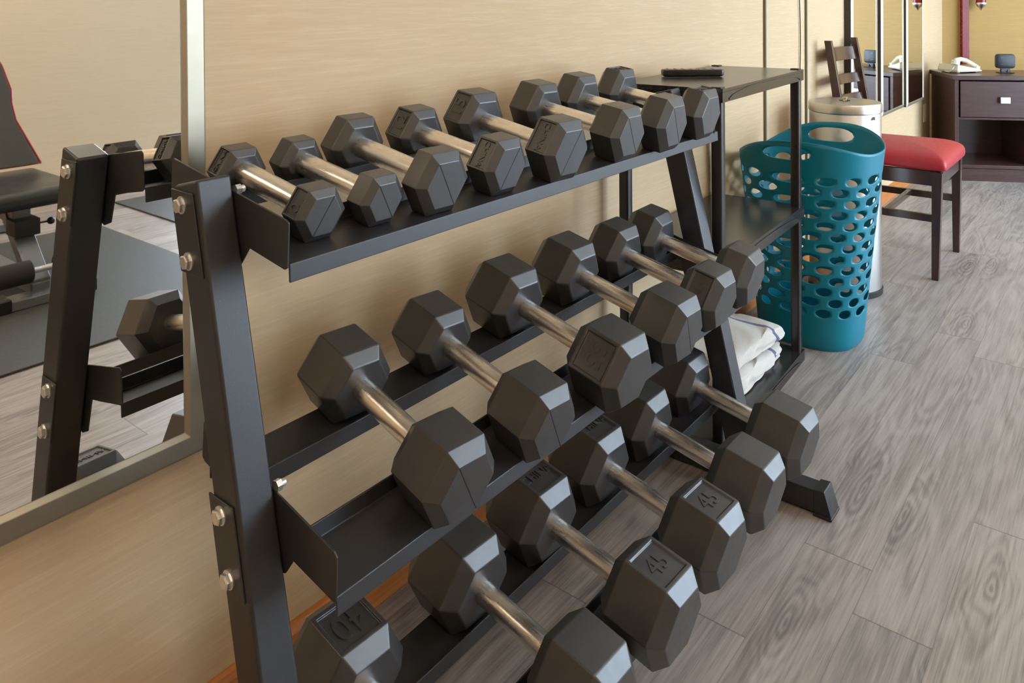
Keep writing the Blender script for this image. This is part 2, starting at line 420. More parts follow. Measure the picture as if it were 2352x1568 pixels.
# ------------------------------------------------------------------ dumbbell rack
rack = thing('dumbbell_rack', 'three-tier black steel dumbbell rack standing along the beige wall', 'rack', (1.08, .8, 0))
RO = Matrix.Translation((-1.08, -.8, 0))
def rpart(mb, name, mat, parent=rack, **kw): return mb.done(name, mat, parent, mat4=(RO if parent is rack else None), **kw)
def pf(z): return .856-.231*(.859-z)
for x0, x1, inner in ((.48, .525, 1), (1.645, 1.69, -1)):
    mb = MB(); mb.prism_x([(pf(0), 0), (pf(.858), .858), (pf(.858)+.05, .8455), (pf(0)+.05, 0)], x0, x1)
    post = rpart(mb, 'upright_post', M['powder'], bevel=.004)
    xo = x0-.0025 if inner == 1 else x1          # outer plates
    for zc, zt, zb, yo in ((.79, .842, .748, 0), (.46, .508, .412, 0)):
        pl = MB(); pl.prism_x([(pf(zt)+.002+.006, zt), (pf(zt)+.056, zt), (pf(zb)+.056, zb), (pf(zb)+.008, zb)], xo, xo+.0025)
        plate = pl.done('bracket_plate', M['powder'], post, bevel=.001)
        for zz in (zt-.016, zb+.015):
            yb = pf(zz)+.034; s_ = -1 if inner == 1 else 1
            bx = x0-.0025 if inner == 1 else x1+.0025
            bo = MB()
            bo.tube((bx, yb, zz), (bx+s_*.0015, yb, zz), .0105, 24)
            bo.tube((bx+s_*.0015, yb, zz), (bx+s_*.0078, yb, zz), .0088, 6, prof=[(0, .0088), (.8, .0088), (1, .0072)])
            bo.done('bolt', M['zinc'], plate, smooth=False)
            nx = x1+.0035 if inner == 1 else x0-.003
            up_ = zz > zc and inner == 1; ny = yb-.034+.006 if up_ else yb-.01; nz = (zt-.004 if zc > .6 else zt+.002) if up_ else zz+.004
            nt = MB(); nt.tube((nx, ny, nz), (nx-s_*.007, ny, nz), .0066, 6); nt.tube((nx-s_*.007, ny, nz), (nx-s_*.0125, ny, nz), .0042, 12)
            nt.done('nut', M['zinc'], plate)
    fo = MB(); fo.bx(x0, x1, .525, .97, 0.004, .05)
    foot = rpart(fo, 'base_tube', M['powder'], bevel=.004)
    for ya, yb_, sg in ((.535, .497, -1), (.95, .988, 1)):
        cp = MB()
        cp.loft([[(x0-.002, ya, .0), (x1+.002, ya, 0), (x1+.002, ya, .053), (x0-.002, ya, .053)],
                 [(x0-.002, yb_-sg*.016, .0), (x1+.002, yb_-sg*.016, 0), (x1+.002, yb_-sg*.016, .055), (x0-.002, yb_-sg*.016, .055)],
                 [(x0-.003, yb_-sg*.002, .0), (x1+.003, yb_-sg*.002, 0), (x1+.003, yb_-sg*.002, .009), (x0-.003, yb_-sg*.002, .009)]])
        cp.bx(x0-.005, x1+.005, min(ya, yb_), max(ya, yb_), 0, .007)
        rpart(cp, 'foot_cap', M['cap'], bevel=.002)
# tiers: plane z = z0 + tan(t) (y - y0)
TIER = {'T': (.885, .7913, .1604), 'M': (.807, .461, .2232), 'B': (.705, .1388, .1855)}
def pz(k, y): y0, z0, t_ = TIER[k]; return z0+math.tan(t_)*(y-y0)
RAIL = {'T': ((.749, .822), (.926, .998)), 'M': ((.6714, .7435), (.8475, .9195)), 'B': ((.586, .658), (.752, .824))}
for k in 'TMB':
    (a, b_), (c, d) = RAIL[k]
    f = MB(); f.sheet([(b_, pz(k, b_)+.019), (b_, pz(k, b_)), (a, pz(k, a)), (a-.001, pz(k, a)-.021)][::-1], .5305, 1.662, .0028)
    rpart(f, 'front_rail', M['powder'], bevel=.0012, angle=20)
    r = MB(); r.sheet([(c, pz(k, c)+.019), (c, pz(k, c)), (d, pz(k, d)), (d+.001, pz(k, d)-.021)], .5305, 1.662, .0028)
    rpart(r, 'rear_rail', M['powder'], bevel=.0012, angle=20)
PL = {'T': [(.745, .817), (.748, .766), (.753, .763), (.822, .7745), (.840, .752), (.880, .738), (.900, .745), (.915, .789), (.995, .804), (1.0, .808), (.997, .857), (.992, .860), (.752, .820)],
      'M': [(.666, .477), (.668, .430), (.672, .427), (.742, .4405), (.757, .420), (.800, .406), (.817, .414), (.832, .467), (.925, .487), (.930, .492), (.926, .536), (.921, .540), (.671, .482)],
      'B': [(.668, .178), (.668, .118), (.742, .130), (.742, .192)]}
for k in 'TMB':
    for x0 in (.5265, 1.6422):
        p = MB(); p.prism_x(PL[k], x0, x0+.0028); rpart(p, 'end_plate', M['powder'], bevel=.001)

# ------------------------------------------------------------------ dumbbells
CAS, CR = {'T': .115, 'M': .15, 'B': .15}, .138
def make_head(CA, w, l, parent, y, face=None, txt=None, tsize=.5, seam=None, flip=False, name='head'):
    """hexagonal head, axis = local Y, flat side down at z=0"""
    R = w/math.sqrt(3); mb = MB(); rings = []
    for s_, r in ((-l/2, R-CR*w*1.15), (-l/2+CA*w, R), (l/2-CA*w, R), (l/2, R-CR*w*1.15)):
        rings.append([(r*math.cos(math.radians(60*i)), y+s_, w/2+r*math.sin(math.radians(60*i))) for i in range(6)])
    mb.loft(rings)
    bm = mb.bm
    info = None
    if face is not None:
        an = math.radians(face); nrm = Vector((math.cos(an), 0, math.sin(an)))
        bm.normal_update(); bmesh.ops.recalc_face_normals(bm, faces=bm.faces)
        fc = max(bm.faces, key=lambda f_: f_.normal.dot(nrm) if abs(f_.normal.y) < .05 else -9)
        hw, hl = R/2, (l-2*CA*w)/2
        m_ = min(hw, hl)*.24
        r1 = bmesh.ops.inset_region(bm, faces=[fc], thickness=m_, depth=0)
        r2 = bmesh.ops.inset_region(bm, faces=[fc], thickness=m_*.12, depth=-.0032)
        info = (nrm, fc.calc_center_median())
    if seam is not None:
        a = math.radians(seam); rr = (R-CR*w*1.15)*.985
        p0 = Vector((math.cos(a)*rr, 0, math.sin(a)*rr)); d = p0.normalized(); t_ = Vector((-d.z, 0, d.x))*.0009
        yy = y-l/2; c = Vector((0, yy, w/2)); e = Vector((0, -.0004, 0))
        mb.loft([[c+p0+t_+e, c+p0-t_+e, c+p0-t_-e*3, c+p0+t_-e*3], [c-p0+t_+e, c-p0-t_+e, c-p0-t_-e*3, c-p0+t_-e*3]], mi=1)
    o = mb.done(name, [M['rubber'], M['seam']], parent, bevel=.0016 if w < .09 else .0022, seg=3, angle=18)
    if txt and info:
        nrm, cen = info
        tx = Vector((0, 1, 0)).cross(nrm); ty = Vector((0, 1, 0))
        if abs(nrm.x) > .3:      # side faces: text runs along the slope
            pass
        if flip: tx, ty = -tx, -ty
        me = text_mesh(txt, tsize*R, .0011); me.materials.append(M['rubber'])
        to = bpy.data.objects.new('embossed_number' if txt[0].isdigit() else 'embossed_lettering', me); COL.objects.link(to); to.parent = o
        mm = Matrix((tx, ty, nrm)).transposed().to_4x4(); mm.translation = cen+nrm*.0004
        to.matrix_local = mm
    return o
DB = {
 'T1': (0.5975,0.0642,0.0406,0.0031,0.1348,-0.0251), 'T2': (0.6885,0.0655,0.0409,0.0112,0.1315,-0.0063),
 'T3': (0.7857,0.0866,0.0472,0.0196,0.1393,-0.0423), 'T4': (0.9204,0.0846,0.0552,0.0162,0.1297,-0.0225),
 'T5': (1.0625,0.0997,0.0626,0.0238,0.1330,-0.0587), 'T6': (1.2574,0.0987,0.0668,0.0186,0.1288,-0.0343),
 'T7': (1.3938,0.1064,0.0628,0.0308,0.1428,0.0078), 'T8': (1.5614,0.1062,0.0597,0.0285,0.1452,0.0036),
 'M1': (0.7152,0.1037,0.0904,0.0078,0.1294,-0.0883), 'M2': (0.8919,0.1012,0.0925,0.0087,0.1296,-0.0913),
 'M3': (1.0756,0.1159,0.0999,0.0150,0.1335,-0.0615), 'M4': (1.2630,0.1168,0.0947,0.0160,0.1347,-0.0359),
 'M5': (1.4320,0.1138,0.0816,0.0195,0.1389,-0.0241), 'M6': (1.5715,0.1175,0.0798,0.0244,0.1329,0.0324),
 'B1': (0.6380,0.1240,0.1040,0.0080,0.1260,-0.0300),
 'B2': (0.8519,0.1236,0.1038,0.0080,0.1268,-0.0371), 'B3': (1.0283,0.1269,0.1096,0.0104,0.1235,-0.0381),
 'B4': (1.2101,0.1283,0.1094,0.0045,0.1267,-0.0472), 'B5': (1.3887,0.1279,0.1111,0.0036,0.1276,-0.0188),
 'B6': (1.5880,0.1272,0.1153,-0.0050,0.1302,-0.0261)}
# rear / front marks: (face angle, text, size, flip)
MK = {'T1': ((150, 'CHINA', .27, 0), (150, '10', .62, 1)), 'T4': ((150, '12', .62, 0), (150, 'CHINA', .27, 1)),
      'T5': ((150, '15', .62, 0), (150, 'CHINA', .27, 1)), 'T8': ((90, '20', .6, 0), (90, 'CHINA', .27, 0)),
      'M3': (None, (150, '35', .6, 1)), 'M5': (None, (150, 'CHINA', .27, 1)),
      'B1': ((90, '40', .66, 1), (90, 'CHINA', .27, 0)),
      'B3': ((90, 'CHINA', .30, 0), (90, '45', .56, 0)), 'B4': ((90, 'CHINA', .30, 0), (90, '45', .56, 0)),
      'B6': (None, (210, '50', .6, 0))}
SEAM = {'T1': 60, 'T2': 120, 'T3': 120, 'T4': 60, 'T5': 60, 'T6': 120, 'T7': 120, 'M1': 120, 'M2': 120, 'M4': 120}
LB = {
 'T1': 'smallest black hex dumbbell, first from the near left end of the top shelf',
 'T2': 'small plain black hex dumbbell, second from the near left end of the top shelf',
 'T3': 'plain black hex dumbbell, third from the near left end of the top shelf',
 'T4': 'black hex dumbbell with framed marks, fourth from the near left end of the top shelf',
 'T5': 'black hex dumbbell with large lettered panel, fifth from the near left of the top shelf',
 'T6': 'plain black hex dumbbell, third from the far right end of the top shelf',
 'T7': 'plain black hex dumbbell, second from the far right end of the top shelf',
 'T8': 'black hex dumbbell with marked flat tops, at the far right end of the top shelf',
 'M1': 'black hex dumbbell, first from the near left end of the middle shelf',
 'M2': 'black hex dumbbell, second from the near left end of the middle shelf',
 'M3': 'black hex dumbbell marked 35 on its front head, on the middle shelf',
 'M4': 'black hex dumbbell, third from the far right end of the middle shelf',
 'M5': 'black hex dumbbell, second from the far right end of the middle shelf',
 'M6': 'black hex dumbbell at the far right end of the middle shelf',
 'B1': 'black hex dumbbell marked 40, at the near left end of the bottom shelf',
 'B2': 'large plain black hex dumbbell on the bottom shelf between the 40 and the 45s',
 'B3': 'large black hex dumbbell on the bottom shelf, nearer of the two marked 45',
 'B4': 'large black hex dumbbell on the bottom shelf, farther of the two marked 45',
 'B5': 'large black hex dumbbell, second from the far right end of the bottom shelf',
 'B6': 'large black hex dumbbell at the far right end of the bottom shelf',
}
GR = {'T': 'hex dumbbells on the top shelf', 'M': 'hex dumbbells on the middle shelf', 'B': 'hex dumbbells on the bottom shelf'}
for k, (x, w_, l, s_, g, yaw) in DB.items():
    y0, z0, t_ = TIER[k[0]]
    m4 = Matrix.Translation((x, y0, z0)) @ Matrix.Rotation(t_, 4, 'X') @ Matrix.Rotation(yaw, 4, 'Z') @ Matrix.Translation((0, -s_, .0006))
    d = thing('dumbbell', LB[k], 'dumbbell', group=GR[k[0]], mat=m4)
    mk = MK.get(k, (None, None))
    for j, sy in ((0, 1), (1, -1)):
        a = mk[j]
        make_head(CAS[k[0]], w_, l, d, sy*(g+l)/2, a[0] if a else None, a[1] if a else None, a[2] if a else .5,
                  SEAM.get(k) if j == 1 else None, bool(a[3]) if a else False)
    r = .0152 if k[0] == 'T' else (.0150 if k[0] == 'M' else .0152)
    gp = MB(); e = g/2+.004
    gp.tube((0, -e, w_/2), (0, e, w_/2), r, 40, prof=[(0, r*1.0), (.05, r*1.03), (.3, r*1.05), (.5, r*1.06), (.7, r*1.05), (.95, r*1.03), (1, r*1.0)])
    gp.done('grip', M['chrome'], d, smooth=True)

# ------------------------------------------------------------------ big mirror
def mirror(x0, x1, z0, z1, label, depth=.033, fw=.041, side=False, group=None):
    t = thing('wall_mirror', label, 'mirror', (x0, WY, z0), group=group)
    W_, H_ = x1-x0, z1-z0
    prof = [(0, 0), (0, -depth+.004), (.004, -depth), (fw*.75, -depth-.004), (fw-.003, -depth+.001), (fw, -depth+.006), (fw, 0)]   # (inward, y)
    mb = MB()
    rings = []
    for (cx, cz, sx, sz) in ((0, 0, 1, 1), (W_, 0, -1, 1), (W_, H_, -1, -1), (0, H_, 1, -1)):
        rings.append([(cx+sx*a, b_, cz+sz*a) for a, b_ in prof])
    R = [[mb.bm.verts.new(p) for p in r] for r in rings]
    n = len(prof)
    for i in range(4):
        A, B = R[i], R[(i+1) % 4]
        for j in range(n-1):
            f_ = mb.bm.faces.new((A[j], A[j+1], B[j+1], B[j]))
            if j == 0 and side: f_.material_index = 1
    mb.done('frame', [M['frame'], M['framed']], t, bevel=.0012, angle=20)
    MB().bx(fw-.002, W_-fw+.002, -depth+.0, -.004, fw-.002, H_-fw+.002).done('mirror_glass', M['mirror'], t)
    return t
mirror(-.75, .600, .432, 1.95, 'large wall mirror with a pale metal frame at the left, behind the rack end post', depth=.033)
mirror(3.735, 4.175, .47, 1.95, 'narrow framed wall mirror nearest the chair back, leftmost of the three', side=True, fw=.022, group='narrow wall mirrors')
mirror(4.255, 4.720, .47, 1.95, 'narrow framed wall mirror between two others, above the red seat', side=True, fw=.022, group='narrow wall mirrors')
mirror(4.795, 5.22, .462, 1.95, 'narrow framed wall mirror nearest the desk, rightmost of the three', side=True, fw=.022, group='narrow wall mirrors')

# ------------------------------------------------------------------ black shelf unit
UR = math.radians(2.5)
unit = thing('shelf_unit', 'three-tier black plastic shelf unit between the dumbbell rack and the teal basket', 'shelf', (1.708, .757, 0), UR)
UW, UD = .632, .278
for z1, th in ((.859, .032), (.458, .037), (.034, .032)):
    z0 = z1-th
    mb = MB()
    mb.bx(0, UW, 0, UD, z1-.008, z1)
    for (xa, xb, ya, yb_) in ((0, UW, 0, .008), (0, UW, UD-.008, UD), (0, .008, .008, UD-.008), (UW-.008, UW, .008, UD-.008)):
        mb.bx(xa, xb, ya, yb_, z0, z1-.008)
    # raised arch moulding on the long front edge
    arch = [(UW*(.06+.88*i/24), -.0012, z0+.005+.021*math.sin(PI*i/24)**.5) for i in range(25)]
    mb.path(arch, .0016, 6)
    for xa in (.035, UW-.035):
        mb.bx(xa-.03 if xa < .1 else xa, xa if xa < .1 else xa+.03, .008, .03, z0+.002, z1-.009)
    mb.done('shelf', M['unit'], unit, bevel=.0015)
for px, py in ((.016, .018), (UW-.018, .018), (.016, UD-.018), (UW-.018, UD-.018)):
    mb = MB()
    for za, zb in ((.034, .421), (.458, .827)):
        mb.prism_z([(px+a, py+b_) for a, b_ in rrect(.027, .027, .006)], za, zb)
    mb.bx(px-.012, px+.012, py-.012, py+.012, .859, .862)
    mb.done('post', M['unitp'], unit, smooth=True)

# remote control
rm = thing('remote_control', 'black remote control lying on top of the black shelf unit', 'remote', (1.945, .948, .8605), math.radians(-50))
mb = MB(); mb.loft([[(x*k, y*kk, z) for x, y in rrect(.165, .044, .012, 5)] for z, k, kk in ((0, .93, .8), (.004, .99, .97), (.012, 1, 1), (.017, .99, .97), (.0185, .96, .9))])
mb.done('remote_body', M['remote'], rm, smooth=True)
for i in range(7):
    for j in (-1, 0, 1):
        if (i+j) % 5 == 4: continue
        MB().ball((-.065+i*.02, j*.012, .0185), .004, (1.1, .8, .45), 10, 6).done('button', M['key'], rm, smooth=True)

# ------------------------------------------------------------------ towels
def towel(name, cx, cy, z, w_, d_, h, rz, label, seed):
    rnd = random.Random(seed)
    t_ = MB(); bm = t_.bm; uvl = bm.loops.layers.uv.new('UVMap')
    nx, ns = 34, 44
    rings = []
    prof = []
    # rounded folded cross-section in (y,z) with two or three fold lips at the front
    for k in range(ns):
        a = 2*PI*k/ns
        c, s_ = math.cos(a), math.sin(a)
        yy = math.copysign(abs(c)**.45, c)*d_/2; zz = math.copysign(abs(s_)**.5, s_)*h/2
        if c < 0: yy -= .006*math.cos(zz/h*PI*4)
        prof.append((yy, zz+h/2))
    vs = []
    for i in range(nx+1):
        u = i/nx; x = (u-.5)*w_
        e = 1-max(0, abs(u-.5)-.42)/.08*.05
        row = []
        for k, (yy, zz) in enumerate(prof):
            wv = .004*math.sin(u*9+k*.5+seed)+.003*math.sin(u*21+seed*2+k*.9)+rnd.uniform(-.0012, .0012)
            hump = .008*math.sin(u*5.2+seed)*(zz/h)
            top = zz > h*.3
            row.append(bm.verts.new((x+(.004*math.sin(k*.8+seed) if i in (0, nx) else 0), yy*e+wv, max(.0005, (zz-h/2)*e+h/2+(hump+wv*.6 if top else wv*.2)))))
        vs.append(row)
    for i in range(nx):
        for k in range(ns):
            j = (k+1) % ns
            f_ = bm.faces.new((vs[i][k], vs[i][j], vs[i+1][j], vs[i+1][k]))
            for lp, (ii, kk) in zip(f_.loops, ((i, k), (i, k+1), (i+1, k+1), (i+1, k))): lp[uvl].uv = (ii/nx, kk/ns)
    for row, sx in ((vs[0], -1), (vs[-1], 1)):
        c = Vector((row[0].co.x+sx*.008, 0, h/2)); cv = bm.verts.new(c)
        for k in range(ns):
            f_ = bm.faces.new((row[k], row[(k+1) % ns], cv))
            for lp in f_.loops: lp[uvl].uv = (0 if sx < 0 else 1, .5)
    o = t_.done('towel', M['towel'], smooth=True, sub=1)
    o.location = (cx, cy, z); o.rotation_euler = (0, 0, rz)
    return tag(o, label, 'towel', 'folded towels on the bottom shelf')
towel('a', 2.085, .900, .0345, .32, .18, .050, math.radians(1), 'folded white towel on the bottom of the black shelf unit, lower of the two', 1)
towel('b', 2.092, .908, .094, .31, .185, .042, math.radians(-4), 'folded white towel with a blue stripe, lying on top of another towel', 5)

# ------------------------------------------------------------------ laundry basket
def basket():
    bm = bmesh.new()
    NC, NR = 13, 13
    cols = NC*8                   # columns of vertices round the body (8 per hole cell)
    Z0, ZS, DZ = .100, .1015, .0338   # bottom band top, first row, row pitch
    Zt = ZS+NR*DZ
    def rim(th):                  # rim height, peaks on the +-X sides
        c = math.cos(th)
        return .582-.020*math.sin(th)+(.070 if c > 0 else .054)*abs(c)**2.2
    def P(u, z):
        th = 2*PI*u/cols
        k = min(1., z/.62)
        a = .132+.052*k**1.15; b_ = .155+.062*k**1.1
        n_ = 2.6
        c, s_ = math.cos(th), math.sin(th)
        x = a*math.copysign(abs(c)**(2/n_), c); y = b_*math.copysign(abs(s_)**(2/n_), s_)
        if z < .02:
            q = 1-.06*(1-z/.02)**2; x *= q; y *= q
        return (x, y, z)
    cache = {}
    def V(u, z):
        u = u % cols; key = (round(u, 4), round(z, 5))
        if key not in cache: cache[key] = bm.verts.new(P(u, z))
        return cache[key]
    def quad(*v):
        v = list(dict.fromkeys(v))
        if len(v) > 2: bm.faces.new(v)
    zs = [0, .006, .02, .05, .08, ZS]
    for a, b_ in zip(zs, zs[1:]):
        for u in range(cols): quad(V(u, a), V(u+1, a), V(u+1, b_), V(u, b_))
    def hole(u0, w, z0, z1, nv, eu, ez, zc=None, zfun=None):
        """rectangle u0..u0+w columns with elliptical hole"""
        bd = []
        for i in range(w): bd.append((u0+i, 0.))
        for j in range(nv): bd.append((u0+w, j/nv))
        for i in range(w): bd.append((u0+w-i, 1.))
        for j in range(nv): bd.append((u0, 1-j/nv))
        def Z(u, v): return z0+(z1-z0)*v if zfun is None else zfun(u, v)
        uc, vc = u0+w/2, .5
        outer = [V(u, Z(u, v)) for u, v in bd]
        rings = [outer]
        for f_ in (.5, 1.):
            ring = []
            for (u, v) in bd:
                a = math.atan2((v-vc)/ez, (u-uc)/eu)
                # angle spread evenly-ish
                hu, hv = uc+eu*math.cos(a), vc+ez*math.sin(a)
                uu, vv = u+(hu-u)*f_, v+(hv-v)*f_
                ring.append(V(uu, Z(uu, vv)))
            rings.append(ring)
        n = len(bd)
        for A, B in zip(rings, rings[1:]):
            for i in range(n):
                j = (i+1) % n; quad(A[i], A[j], B[j], B[i])
    for r in range(NR):
        z0 = ZS+r*DZ; z1 = z0+DZ
        sh = 4 if r % 2 else 0
        for c in range(NC):
            # hole cell 8 columns wide: hole in the centre
            hole(c*8+sh, 8, z0-0, z1, 4, 2.5, .40)
    # rim band
    m = 8
    def ZB(u, v): return Zt+(rim(2*PI*u/cols)-Zt)*v
    hw = 10
    for u in range(cols):
        skip = False
        for cc in (0, cols//2):
            d_ = (u+.5-cc+cols/2) % cols-cols/2
            if abs(d_) < hw/2: skip = True
        for j in range(m):
            if skip and 3 <= j < 7: continue
            quad(V(u, ZB(u, j/m)), V(u+1, ZB(u+1, j/m)), V(u+1, ZB(u+1, (j+1)/m)), V(u, ZB(u, (j+1)/m)))
    for cc in (0, cols//2):
        hole(cc-hw//2, hw, 0, 1, 4, hw/2*.88, .42, zfun=lambda u, v: ZB(u, 3/m+v*4/m))
    # floor of the basket
    c = bm.verts.new((0, 0, .004))
    for u in range(cols): bm.faces.new((V(u, 0), V(u+1, 0), c))
    bmesh.ops.recalc_face_normals(bm, faces=bm.faces)
    me = bpy.data.meshes.new('laundry_basket'); bm.to_mesh(me); bm.free(); me.materials.append(M['teal'])
    for p in me.polygons: p.use_smooth = True
    o = bpy.data.objects.new('laundry_basket', me); COL.objects.link(o)
    s_ = o.modifiers.new('solid', 'SOLIDIFY'); s_.thickness = .0032; s_.offset = -1
    me.set_sharp_from_angle(angle=math.radians(40))
    o.location = (2.553, .838, .0); o.rotation_euler = (0, 0, math.radians(-4))
    return tag(o, 'tall teal plastic laundry basket with round holes, standing right of the black shelf unit', 'basket')
basket()

# ------------------------------------------------------------------ steel bin
bn = thing('steel_bin', 'round brushed steel bin with a flat lid behind the teal basket', 'bin', (3.034, .868, 0))
MB().lathe([(.115, .012), (.124, .014), (.124, .650), (.121, .654)]).done('bin_body', M['steel'], bn, smooth=True)
MB().lathe([(.119, 0), (.128, .001), (.129, .018), (.124, .022)]).done('base_ring', M['blackp'], bn, smooth=True)
MB().lathe([(.121, .654), (.127, .656), (.127, .682), (.124, .688), (.05, .6905), (.020, .6905)]).done('lid', M['steeltop'], bn, smooth=True)
MB().lathe([(.012, .6906), (.019, .6908), (.020, .6925), (.013, .693)]).done('lid_opening', M['blackp'], bn, smooth=True)
w_ = MB()
w_.loft([[(-.012+math.cos(a)*.009*(1+.3*math.sin(3*a)), -.004+math.sin(a)*.006, z) for a in [2*PI*i/12 for i in range(12)]] for z in (.691, .697)]+
        [[(-.016+math.cos(a)*.016*(1+.3*math.sin(3*a+1)), -.006+math.sin(a)*.009, .705) for a in [2*PI*i/12 for i in range(12)]]])
w_.done('wipe', M['wipe'], bn, smooth=True)
h_ = MB(); h_.path([(.117, -.04, .50), (.136, -.046, .492), (.138, -.046, .40), (.136, -.046, .325), (.117, -.04, .317)], .006, 10)
h_.done('side_handle', M['blackp'], bn, smooth=True)
MB().tube((-.052, -.112, .640), (-.056, -.123, .640), .006, 12).done('latch_pin', M['zinc'], bn, smooth=True)

# ------------------------------------------------------------------ chair
ch = thing('dining_chair', 'dark wooden ladder-back chair with a red vinyl seat in front of the wall mirrors', 'chair', (3.53, .80, 0), 0)
def leg(x, y, z1, tx, ty, s0=.024, s1=.036):
    mb = MB()
    mb.loft([[(x+a*s0/2, y+b_*s0/2, 0) for a, b_ in ((-1, -1), (1, -1), (1, 1), (-1, 1))], [(tx+a*s1/2, ty+b_*s1/2, z1) for a, b_ in ((-1, -1), (1, -1), (1, 1), (-1, 1))]])
    return mb
for sx in (-1, 1):
    leg(sx*.212, -.180, .405, sx*.195, -.185).done('leg', M['chairw'], ch, bevel=.002)
    # rear leg continues up as the back post, raking backwards
    mb = MB(); pts = [(sx*.205, .20, 0, .026, .030), (sx*.192, .168, .22, .03, .034), (sx*.190, .162, .42, .030, .036), (sx*.186, .178, .62, .026, .034), (sx*.182, .222, .895, .022, .028)]
    mb.loft([[(x+a*w_/2, y+b_*d_/2, z) for a, b_ in ((-1, -1), (1, -1), (1, 1), (-1, 1))] for x, y, z, w_, d_ in pts])
    mb.done('leg', M['chairw'], ch, bevel=.002)
for z0, z1 in ((.800, .858), (.700, .742), (.612, .655), (.520, .560)):
    mb = MB(); n = 12; rings = []
    for i in range(n+1):
        u = i/n*2-1; x = u*.172; yb_ = .178+(z0+z1-1.24)*.5*.16*2*.5+.030*(1-u*u)
        yb_ = .178+max(0, (z0+z1)/2-.62)*.16+.030*(1-u*u)
        rings.append([(x, yb_-.007, z0), (x, yb_+.007, z0), (x, yb_+.007+.012, z1), (x, yb_-.007+.012, z1)])
    mb.loft(rings); mb.done('back_slat', M['chairw'], ch, bevel=.002)
mb = MB(); mb.bx(-.195, .195, -.197, -.177, .352, .408); mb.bx(-.190, .190, .152, .170, .352, .408)
mb.bx(-.205, -.187, -.18, .16, .352, .408); mb.bx(.187, .205, -.18, .16, .352, .408)
mb.done('seat_frame', M['chairw'], ch, bevel=.002)
for sx in (-1, 1):
    MB().bx(sx*.2-.009, sx*.2+.009, -.175, .168, .215, .243).done('stretcher', M['chairw'], ch, bevel=.002)
MB().bx(-.198, .198, -.012, .008, .220, .242).done('stretcher', M['chairw'], ch, bevel=.002)
# cushion
mb = MB(); N = 18; g = []
rings = []
for (z, k) in ((.4085, .97), (.412, 1.0), (.430, 1.012), (.448, .995), (.463, .93), (.476, .80), (.485, .60), (.490, .35), (.492, .1)):
    ring = []
    for x, y in rrect(2, 2, .10, 3):
        xx, yy = x*.216, y*.205
        # wider at the front
        xx *= 1.0-.06*(y*.5+.5)
        ring.append((xx*k, yy*k-.012, z))
    rings.append(ring)
mb.loft(rings); mb.done('seat_cushion', M['red'], ch, smooth=True, sub=1)

# ------------------------------------------------------------------ desk
DR = math.radians(27.9-90)
DZT = .618
desk = thing('desk', 'dark wooden desk with one drawer and an open shelf against the yellow wall', 'desk', (5.206, .870, 0), DR)
# local x along the front (towards the camera's right), local y into depth
DW, DD = 1.05, .41
MB().bx(-.012, DW, -.012, DD+.005, DZT-.026, DZT).done('desk_top', M['wenge'], desk, bevel=.003)
MB().bx(0, .022, 0, DD, 0, DZT-.026).done('side_panel', M['wenge'], desk, bevel=.002)
MB().bx(DW-.03, DW-.008, 0, DD, 0, DZT-.026).done('side_panel', M['wenge'], desk, bevel=.002)
MB().bx(.022, DW-.03, DD-.015, DD-.003, .07, DZT-.026).done('back_panel', M['wenge'], desk)
MB().bx(.022, DW-.03, .004, DD-.015, .075, .096).done('shelf', M['wenge'], desk, bevel=.002)
MB().bx(.022, DW-.03, .012, .030, 0, .072).done('plinth', M['wenge'], desk, bevel=.002)
MB().bx(.40, .418, .03, DD-.015, .096, .36).done('divider', M['wenge'], desk, bevel=.002)
MB().bx(.022, DW-.03, .004, DD-.015, .36, .372).done('drawer_rail', M['wenge'], desk)
dr = MB().bx(.03, DW-.036, -.004, .014, .376, DZT-.034).done('drawer', M['wenge'], desk, bevel=.002)
kb = MB(); kb.tube((.262, -.004, .478), (.262, -.018, .478), .006, 12); kb.bx(.236, .288, -.028, -.018, .460, .496)
kb.done('knob', M['pewter'], dr, bevel=.0015)
Dm = Matrix.Translation((5.206, .868, 0)) @ Matrix.Rotation(DR, 4, 'Z')
def onDesk(x, y, z=DZT+.0008): return Dm @ Vector((x, y, z))
# phone
p = onDesk(.105, .235)
ph = thing('telephone', 'cream corded desk telephone at the left end of the dark desk', 'telephone', p, DR+math.radians(28)); ph.scale = (.84, .84, .84)
mb = MB(); mb.loft([[(-.11, -.085, .006), (.11, -.085, .006), (.11, .085, .006), (-.11, .085, .006)], [(-.115, -.09, .022), (.115, -.09, .014), (.115, .09, .014), (-.115, .09, .022)],
                    [(-.105, -.085, .062), (.105, -.08, .022), (.105, .08, .022), (-.105, .085, .062)]])
mb.bx(-.10, -.07, -.07, .07, 0, .008); mb.bx(.07, .10, -.07, .07, 0, .008)
mb.done('phone_base', M['phone'], ph, bevel=.006, seg=3)
mb = MB(); pts = [(-.115, -.055, .075), (-.09, -.055, .093), (-.05, -.055, .098), (0, -.055, .086), (.05, -.055, .062), (.085, -.055, .045), (.112, -.055, .027)]
mb.path(pts, .016, 14); mb.tube((-.100, -.055, .060), (-.092, -.055, .092), .028, 20); mb.tube((.088, -.055, .020), (.094, -.055, .044), .027, 20)
mb.done('handset', M['phone'], ph, smooth=True)
kp = MB()
for i in range(4):
    for j in range(3): kp.box((.0+i*.02, .0+j*.022, .052-i*.0075), (.012, .014, .006))
kp.done('keypad', M['clock'], ph, bevel=.001)
MB().path([(-.11, -.06, .05), (-.135, -.065, .03), (-.14, -.04, .008), (-.12, 0, .006), (-.108, .03, .012)], .004, 8).done('cord', M['phone'], ph, smooth=True)
